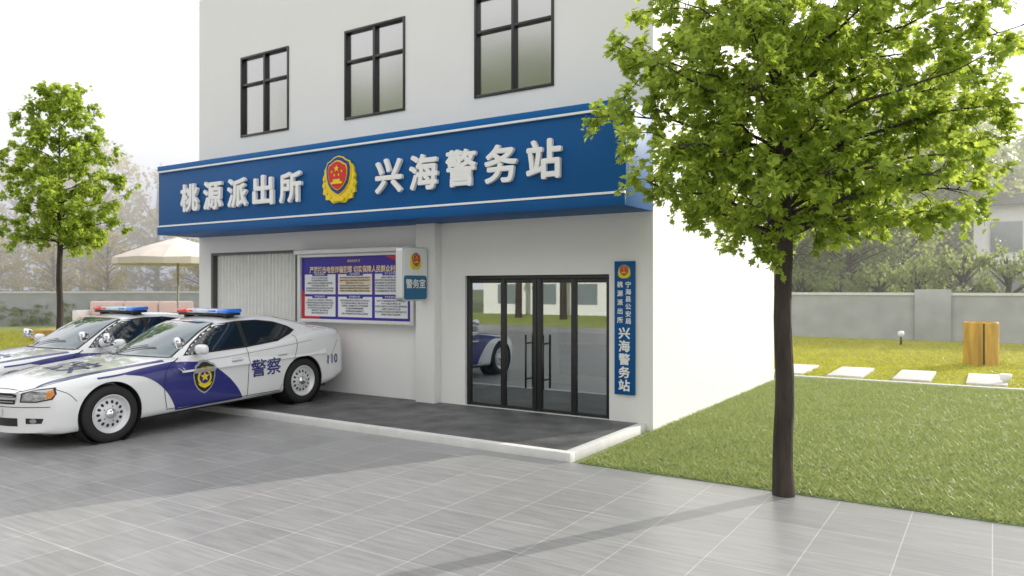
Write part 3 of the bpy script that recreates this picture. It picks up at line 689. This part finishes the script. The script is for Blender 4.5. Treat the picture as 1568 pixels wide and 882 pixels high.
def make_tree(name,H0,H1,RM,tr,seed,ls,nb=40,simple=False,lpt=13,dens=6.5,bias=0.):
    r=random.Random(seed); e=empty(name); V=[];F=[];LV=[];LF=[]
    prof=crv([(0,.66),(.10,.90),(.25,1.0),(.45,.92),(.62,.74),(.8,.52),(1,.18)])
    n=22; tp=[Vector((.010*math.sin(i*1.3+seed),.010*math.cos(i*1.1+seed),(H1-.2)*i/n)) for i in range(n+1)]; tp[0].x=tp[0].y=0
    trd=[tr*(1.10 if i==0 else 1.0)*(1-.22*min(1,(H1*i/n)/H0)) if H1*i/n<H0 else tr*.78*max(.08,(1-(H1*i/n-H0)/(H1-H0))) for i in range(n+1)]
    tube(V,F,tp,trd,16)
    def trunk(z):
        s=max(0,min(.999,z/(H1-.2)))*n;i=int(s);return tp[i].lerp(tp[i+1],s-i)
    def rv(): return Vector((r.gauss(0,1),r.gauss(0,1),r.gauss(0,1))).normalized()
    for k in range(nb):
        t=(k+r.random())/nb; az_=k*2.399+r.uniform(-.3,.3)
        zt=H0+t*(H1-H0); L_=RM*prof(t)*r.choice((1,1,.9,.7,.55))*r.uniform(.85,1.04)*(1+bias*(.842*math.cos(az_)+.54*math.sin(az_))); rise=L_*(.15+.55*t+r.uniform(-.08,.12))
        z0=max(H0-.05,zt-rise*.8) if t>.08 else H0+r.uniform(-.05,.2)
        st=trunk(min(z0,H1-.35)); out=Vector((math.cos(az_),math.sin(az_),0)); en=Vector((st.x,st.y,0))+out*L_+Vector((0,0,zt+ (.0 if t>.1 else .12)))
        br=max(.012,tr*.28*(1-t*.6)); m=7; path=[]
        for i in range(m+1):
            q=i/m; p=st.lerp(en,q); p.z=st.z+(en.z-st.z)*(q**.8)+.10*math.sin(q*3.14)*L_*.5; path.append(p+rv()*.03*(0<i))
        tube(V,F,path,[br*(1-.85*i/m) for i in range(m+1)],6)
        ns=max(5,int(L_*dens))
        for j in range(ns):
            q=.2+.80*(j+r.random())/ns; i=min(m-1,int(q*m)); p=path[i].lerp(path[i+1],q*m-i)
            sd_=(out*.4+rv()*.95+Vector((0,0,.1))).normalized(); sl=r.uniform(.25,.46)*(RM/2.1)
            pe=p+sd_*sl; pm=(p+pe)/2+Vector((0,0,.04)); tube(V,F,[p,pm,pe],[br*.28,br*.2,.004],4)
            for w_ in range(4):
                b0=p.lerp(pe,r.uniform(.3,1)); d2=(sd_*.4+rv()).normalized(); e2=b0+d2*r.uniform(.10,.24)*(RM/2.1)
                tube(V,F,[b0,e2],[.004,.002],3)
                for l in range(lpt):
                    lp=b0.lerp(e2,r.random()*1.1)+rv()*r.uniform(.01,.07)
                    d=(rv()*.8+Vector((lp.x-st.x,lp.y-st.y,0)).normalized()*.5+Vector((0,0,-.35))).normalized()
                    nr=(Vector((0,0,1))+rv()*.7); nr=(nr-d*nr.dot(d)).normalized()
                    add_leaf(LV,LF,lp,d,nr,ls*r.uniform(.6,1.15),simple)
    mobj('trunk_and_branches',V,F,M['bark'],e,True)
    mobj('crown_leaves',LV,LF,M['leaf'],e)
    return e
t1=make_tree('deciduous_tree',2.45,6.5,2.0,.098,3,.080,78,False,17,7.0,.09)
t1.location=(-1.70,7.52,0)
t2=make_tree('deciduous_tree.001',3.0,7.35,2.0,.085,8,.11,52,True,13,6)
t2.location=(-20.9,10.3,0)
def bgtree(seed,m,H,RM,dens=70,per=55,ls=.30,zb=.25):
    r=random.Random(seed); V=[];F=[];TV=[];TF=[]
    tube(TV,TF,[Vector((0,0,0)),Vector((.1,0,H*.3)),Vector((0,.1,H*.6)),Vector((.1,.1,H*.9))],[.22,.17,.1,.03],8)
    for k in range(dens):
        z=H*(zb+(1-zb)*r.random()); t=(z/H-zb)/(1-zb); rr=RM*math.sqrt(max(.03,1-(2*t-.85)**2/1.35))*math.sqrt(r.uniform(.15,1)); a=r.random()*6.283
        c=Vector((rr*math.cos(a),rr*math.sin(a),z)); tube(TV,TF,[Vector((0,0,z*.75)),c],[.05,.015],4)
        cs=r.uniform(.5,1.0)*RM*.27
        for i in range(per):
            p=c+Vector((r.gauss(0,.55),r.gauss(0,.55),r.gauss(0,.4)))*cs
            d=Vector((r.gauss(0,1),r.gauss(0,1),r.gauss(-.3,.7))).normalized(); nr=d.orthogonal().normalized(); nr=(nr+Vector((0,0,.5))); nr=(nr-d*nr.dot(d)).normalized()
            s=ls*r.uniform(.5,1.2); x=d.cross(nr); b=len(V)
            V+=[tuple(p),tuple(p+x*.4*s+d*.5*s),tuple(p+d*s),tuple(p-x*.4*s+d*.5*s)]; F.append((b,b+1,b+2,b+3))
    me=bpy.data.meshes.new('bg_tree'); me.from_pydata(V+TV,[],F+[tuple(i+len(V) for i in f_) for f_ in TF]); me.materials.append(m); me.materials.append(M['bark'])
    for i,p in enumerate(me.polygons):
        if i>=len(F): p.material_index=1
    return me
bt=empty('background_trees')
mr=[bgtree(50+i,M['leafbg'],10,3.4,90,70,.28,.14) for i in range(3)]; ml=[bgtree(60+i,M['leafbgL'],10,3.4,62,60,.28,.10) for i in range(3)]
mt=[bgtree(70+i,M['leafbg'],16,4.2,80,60,.34,.38) for i in range(2)]
def put(me,x,y,s,sz=1.):
    o=bpy.data.objects.new('bg_tree_%d'%len(bt.children),me); COL.objects.link(o); o.parent=bt; o.location=(x,y,0); o.scale=(s,s,s*sz); o.rotation_euler=(0,0,R.random()*6.28)
for i in range(12):
    x=-70+i*4.3; put(R.choice(ml),x+R.uniform(-1,1),26+ (i)*2.0+R.uniform(-2,2),R.uniform(.6,.85))
for i in range(13):
    put(R.choice(ml),-100+i*6.5+R.uniform(-1,1),44+i*2.6+R.uniform(-3,3),R.uniform(1.5,2.0))
for x,y,s in ((-17,37,.9),(-14,36.5,1.),(-11,38,.95),(-8.2,36.5,.75),(-5.6,38,.8),(-3.6,40,.62)): put(R.choice(mr),x,y,s)
for x,y,s in ((-24,50,1.5),(-19.5,47,1.4),(-15,50,1.6),(-10.5,48,1.45),(-6.5,51,1.5),(-2.8,53,1.3),(-1,64,1.3),(4,66,1.35),(-5,68,1.8),(-12,66,1.8)): put(R.choice(mr),x,y,s)
for i in range(14): put(R.choice(mr),-20+i*7+R.uniform(-2,2),108+R.uniform(-6,6),R.uniform(1.4,1.9))
sh=empty('shrubs')
sm=bgtree(77,M['leafbg'],2.2,1.2,45,60,.13,.05)
for i in range(16):
    o=bpy.data.objects.new('shrub_%d'%i,sm); COL.objects.link(o); o.parent=sh; o.location=(-46+i*.9+R.uniform(-.3,.3),16.8+i*.9,0); o.scale=(R.uniform(.6,1),)*2+(R.uniform(.4,.7),); o.rotation_euler=(0,0,R.random()*6)
for i in range(12):
    o=bpy.data.objects.new('shrub_r%d'%i,sm); COL.objects.link(o); o.parent=sh; o.location=(-10+i*1.5,34.2+R.uniform(-.2,.5),0); o.scale=(.9,.9,R.uniform(1.1,1.7)); o.rotation_euler=(0,0,R.random()*6)
for i in range(10):
    put(R.choice(mt),-46+i*6+R.uniform(-1.5,1.5),-24+R.uniform(-2,2),R.uniform(1.0,1.3))  # unseen trees behind the camera, added and sized for the glass reflections
ob=empty('invented_reflection_building')  # unseen building invented behind the camera, there for the doors to reflect
box('walls',-34,4,-36,-29,0,6,M['wall'],ob); box('red_band',-34,4,-28.99,-28.9,2.7,3.3,M['red'],ob)
for i in range(10):
    for z in (.8,3.8): box('window',-32.6+i*3.4,-30.8+i*3.4,-28.99,-28.93,z,z+1.5,M['greyglass'],ob)

# haze
def haze(name,fp,h,dens,col):
    m=bpy.data.materials.new(name+'_air'); Nn,Ll=nodes_of(m); Nn.remove(Nn['Principled BSDF'])
    v_=Nn.new('ShaderNodeVolumeScatter'); v_.inputs['Color'].default_value=(*col,1); v_.inputs['Density'].default_value=dens; v_.inputs['Anisotropy'].default_value=.35
    Ll.new(v_.outputs[0],Nn['Material Output'].inputs['Volume']); nf=len(fp)
    mobj(name,[(x,y,-.5) for x,y in fp]+[(x,y,h) for x,y in fp],[tuple(range(nf-1,-1,-1)),tuple(range(nf,2*nf))]+[(i,(i+1)%nf,(i+1)%nf+nf,i+nf) for i in range(nf)],m)
haze('garden_haze',[(-130,-8),(-33,-8),(-33,14),(-24,20.5),(-19,20.5),(-19,100),(-130,100)],18,.018,(1,.95,.80))
haze('rear_garden_haze',[(-18.95,21),(40,21),(40,100),(-18.95,100)],14,.0075,(1,.98,.93))

# ------------------------------------------------------------ garden walls etc.
gw=empty('garden_wall')
box('wall_panel',-30,14,32.5,32.7,0,1.72,M['fence'],gw); box('coping',-30,14,32.45,32.75,1.722,1.82,M['kerb'],gw)
for x in (-26,-20,-14,-8,-1.9,4.5,10): box('pier',x-.6,x+.6,32.36,32.449,0,1.95,M['fence'],gw,.01)
o=box('wall_panel_side',0,26,0,.2,0,1.72,M['fence'],gw); o.location=(-48,14,0); o.rotation_euler=(0,0,math.atan2(18.5,18))
o=box('coping_side',0,26,-.05,.25,1.722,1.82,M['kerb'],gw); o.location=(-48,14,0); o.rotation_euler=(0,0,math.atan2(18.5,18))
ss=empty('stepping_stones')
for i,x in enumerate((-5.3,-4.0,-2.75,-1.45,-.1,1.2)): box('stone_%d'%i,x-.36,x+.36,17.85,19.9,-.02,.075,M['stone'],ss,.015)
wl=empty('wooden_slotted_drum',(-.25,22.8,0)); wl.rotation_euler=(0,0,rad(12))  # wooden drum with a slot, its use left open
v,f=lathe([(0,0),(0,.385),(.02,.395),(1.10,.395),(1.13,.38),(1.13,.33),(1.05,.32),(1.05,0)],28,'z'); mobj('drum',v,f,M['wood'],wl)
box('slot',-.03,.0,-.402,-.30,.06,1.10,M['shadowgap'],wl)
M['globe']=mat('lamp_globe',(.8,.8,.78),.3)
gl=empty('garden_lamp',(-2.65,28.9,0))
v,f=lathe([(0,.0),(0,.04),(.33,.03),(.33,.0)],12,'z'); mobj('stem',v,f,M['black'],gl,True)
v,f=lathe([(.42+.11*math.sin(rad(a)),.11*math.cos(rad(a))+1e-4) for a in range(-90,91,15)],16,'z'); mobj('globe',v,f,M['globe'],gl,True)
sp=empty('garden_spotlight',(.22,18.3,0))
v,f=lathe([(0,0),(0,.05),(.1,.045),(.12,.09),(.24,.12),(.25,.10),(.2,0)],16,'z'); mobj('lamp_body',v,f,M['white'],sp,True)
um=empty('patio_umbrella',(-21.9,14.4,0))
v=[(0,0,3.62)];f=[]
for k in range(16):
    a=2*math.pi*k/16; rr=1.95 if k%2==0 else 1.87
    v+= [(rr*.5*math.cos(a),rr*.5*math.sin(a),3.32),(rr*math.cos(a),rr*math.sin(a),2.92 if k%2==0 else 2.95),(rr*1.0*math.cos(a),rr*1.0*math.sin(a),2.74)]
for k in range(16):
    a=1+3*k;b=1+3*((k+1)%16); f+=[(0,a,b),(a,a+1,b+1,b),(a+1,a+2,b+2,b+1)]
mobj('canopy',v,f,M['fabric'],um)
v,f=lathe([(0,.25),(.08,.25),(.08,.03),(3.6,.03),(3.6,0)],12,'z'); mobj('pole',v,f,M['alu'],um,True)
dk=box('garden_deck',-3.2,3.2,-1.6,1.6,0,.42,M['wood'],None,.01); dk.location=(-28.4,16.9,.0); dk.rotation_euler=(0,0,rad(32))
sf_=empty('outdoor_sofa',(-28.4,16.9,.425)); sf_.rotation_euler=(0,0,rad(32))
box('base',-2.1,2.1,-.4,.55,0,.28,M['white'],sf_,.02)
for i in range(3):
    a=-2.05+i*1.38; box('seat_%d'%i,a,a+1.33,-.42,.3,.285,.48,M['cushion'],sf_,.05); box('back_%d'%i,a,a+1.33,.3,.55,.485,1.05,M['cushion'],sf_,.07,3)
for s in (-1,1): box('arm_%d'%s,s*2.22-.1,s*2.22+.1,-.42,.55,0,.7,M['white'],sf_,.03)
vl=empty('white_villa')
box('walls',-.9,7,50,58,0,6.6,M['wall'],vl)
mobj('roof',[(-1.4,49.4,6.6),(7.6,49.4,6.6),(7.6,58.6,6.6),(-1.4,58.6,6.6),(2.2,54,8.6),(4.2,54,8.6)],[(0,1,5,4),(1,2,5),(2,3,4,5),(3,0,4),(3,2,1,0)],M['roof'],vl)
for i in range(3):
    for z in (1.0,4.0):
        box('window_%d_%d'%(i,int(z)),-.1+i*2.5,1.4+i*2.5,49.9,49.99,z,z+1.7,M['greyglass'],vl,.01)
box('balcony_slab',-1.1,6,48.9,49.89,3.3,3.5,M['kerb'],vl)
print('DONE')
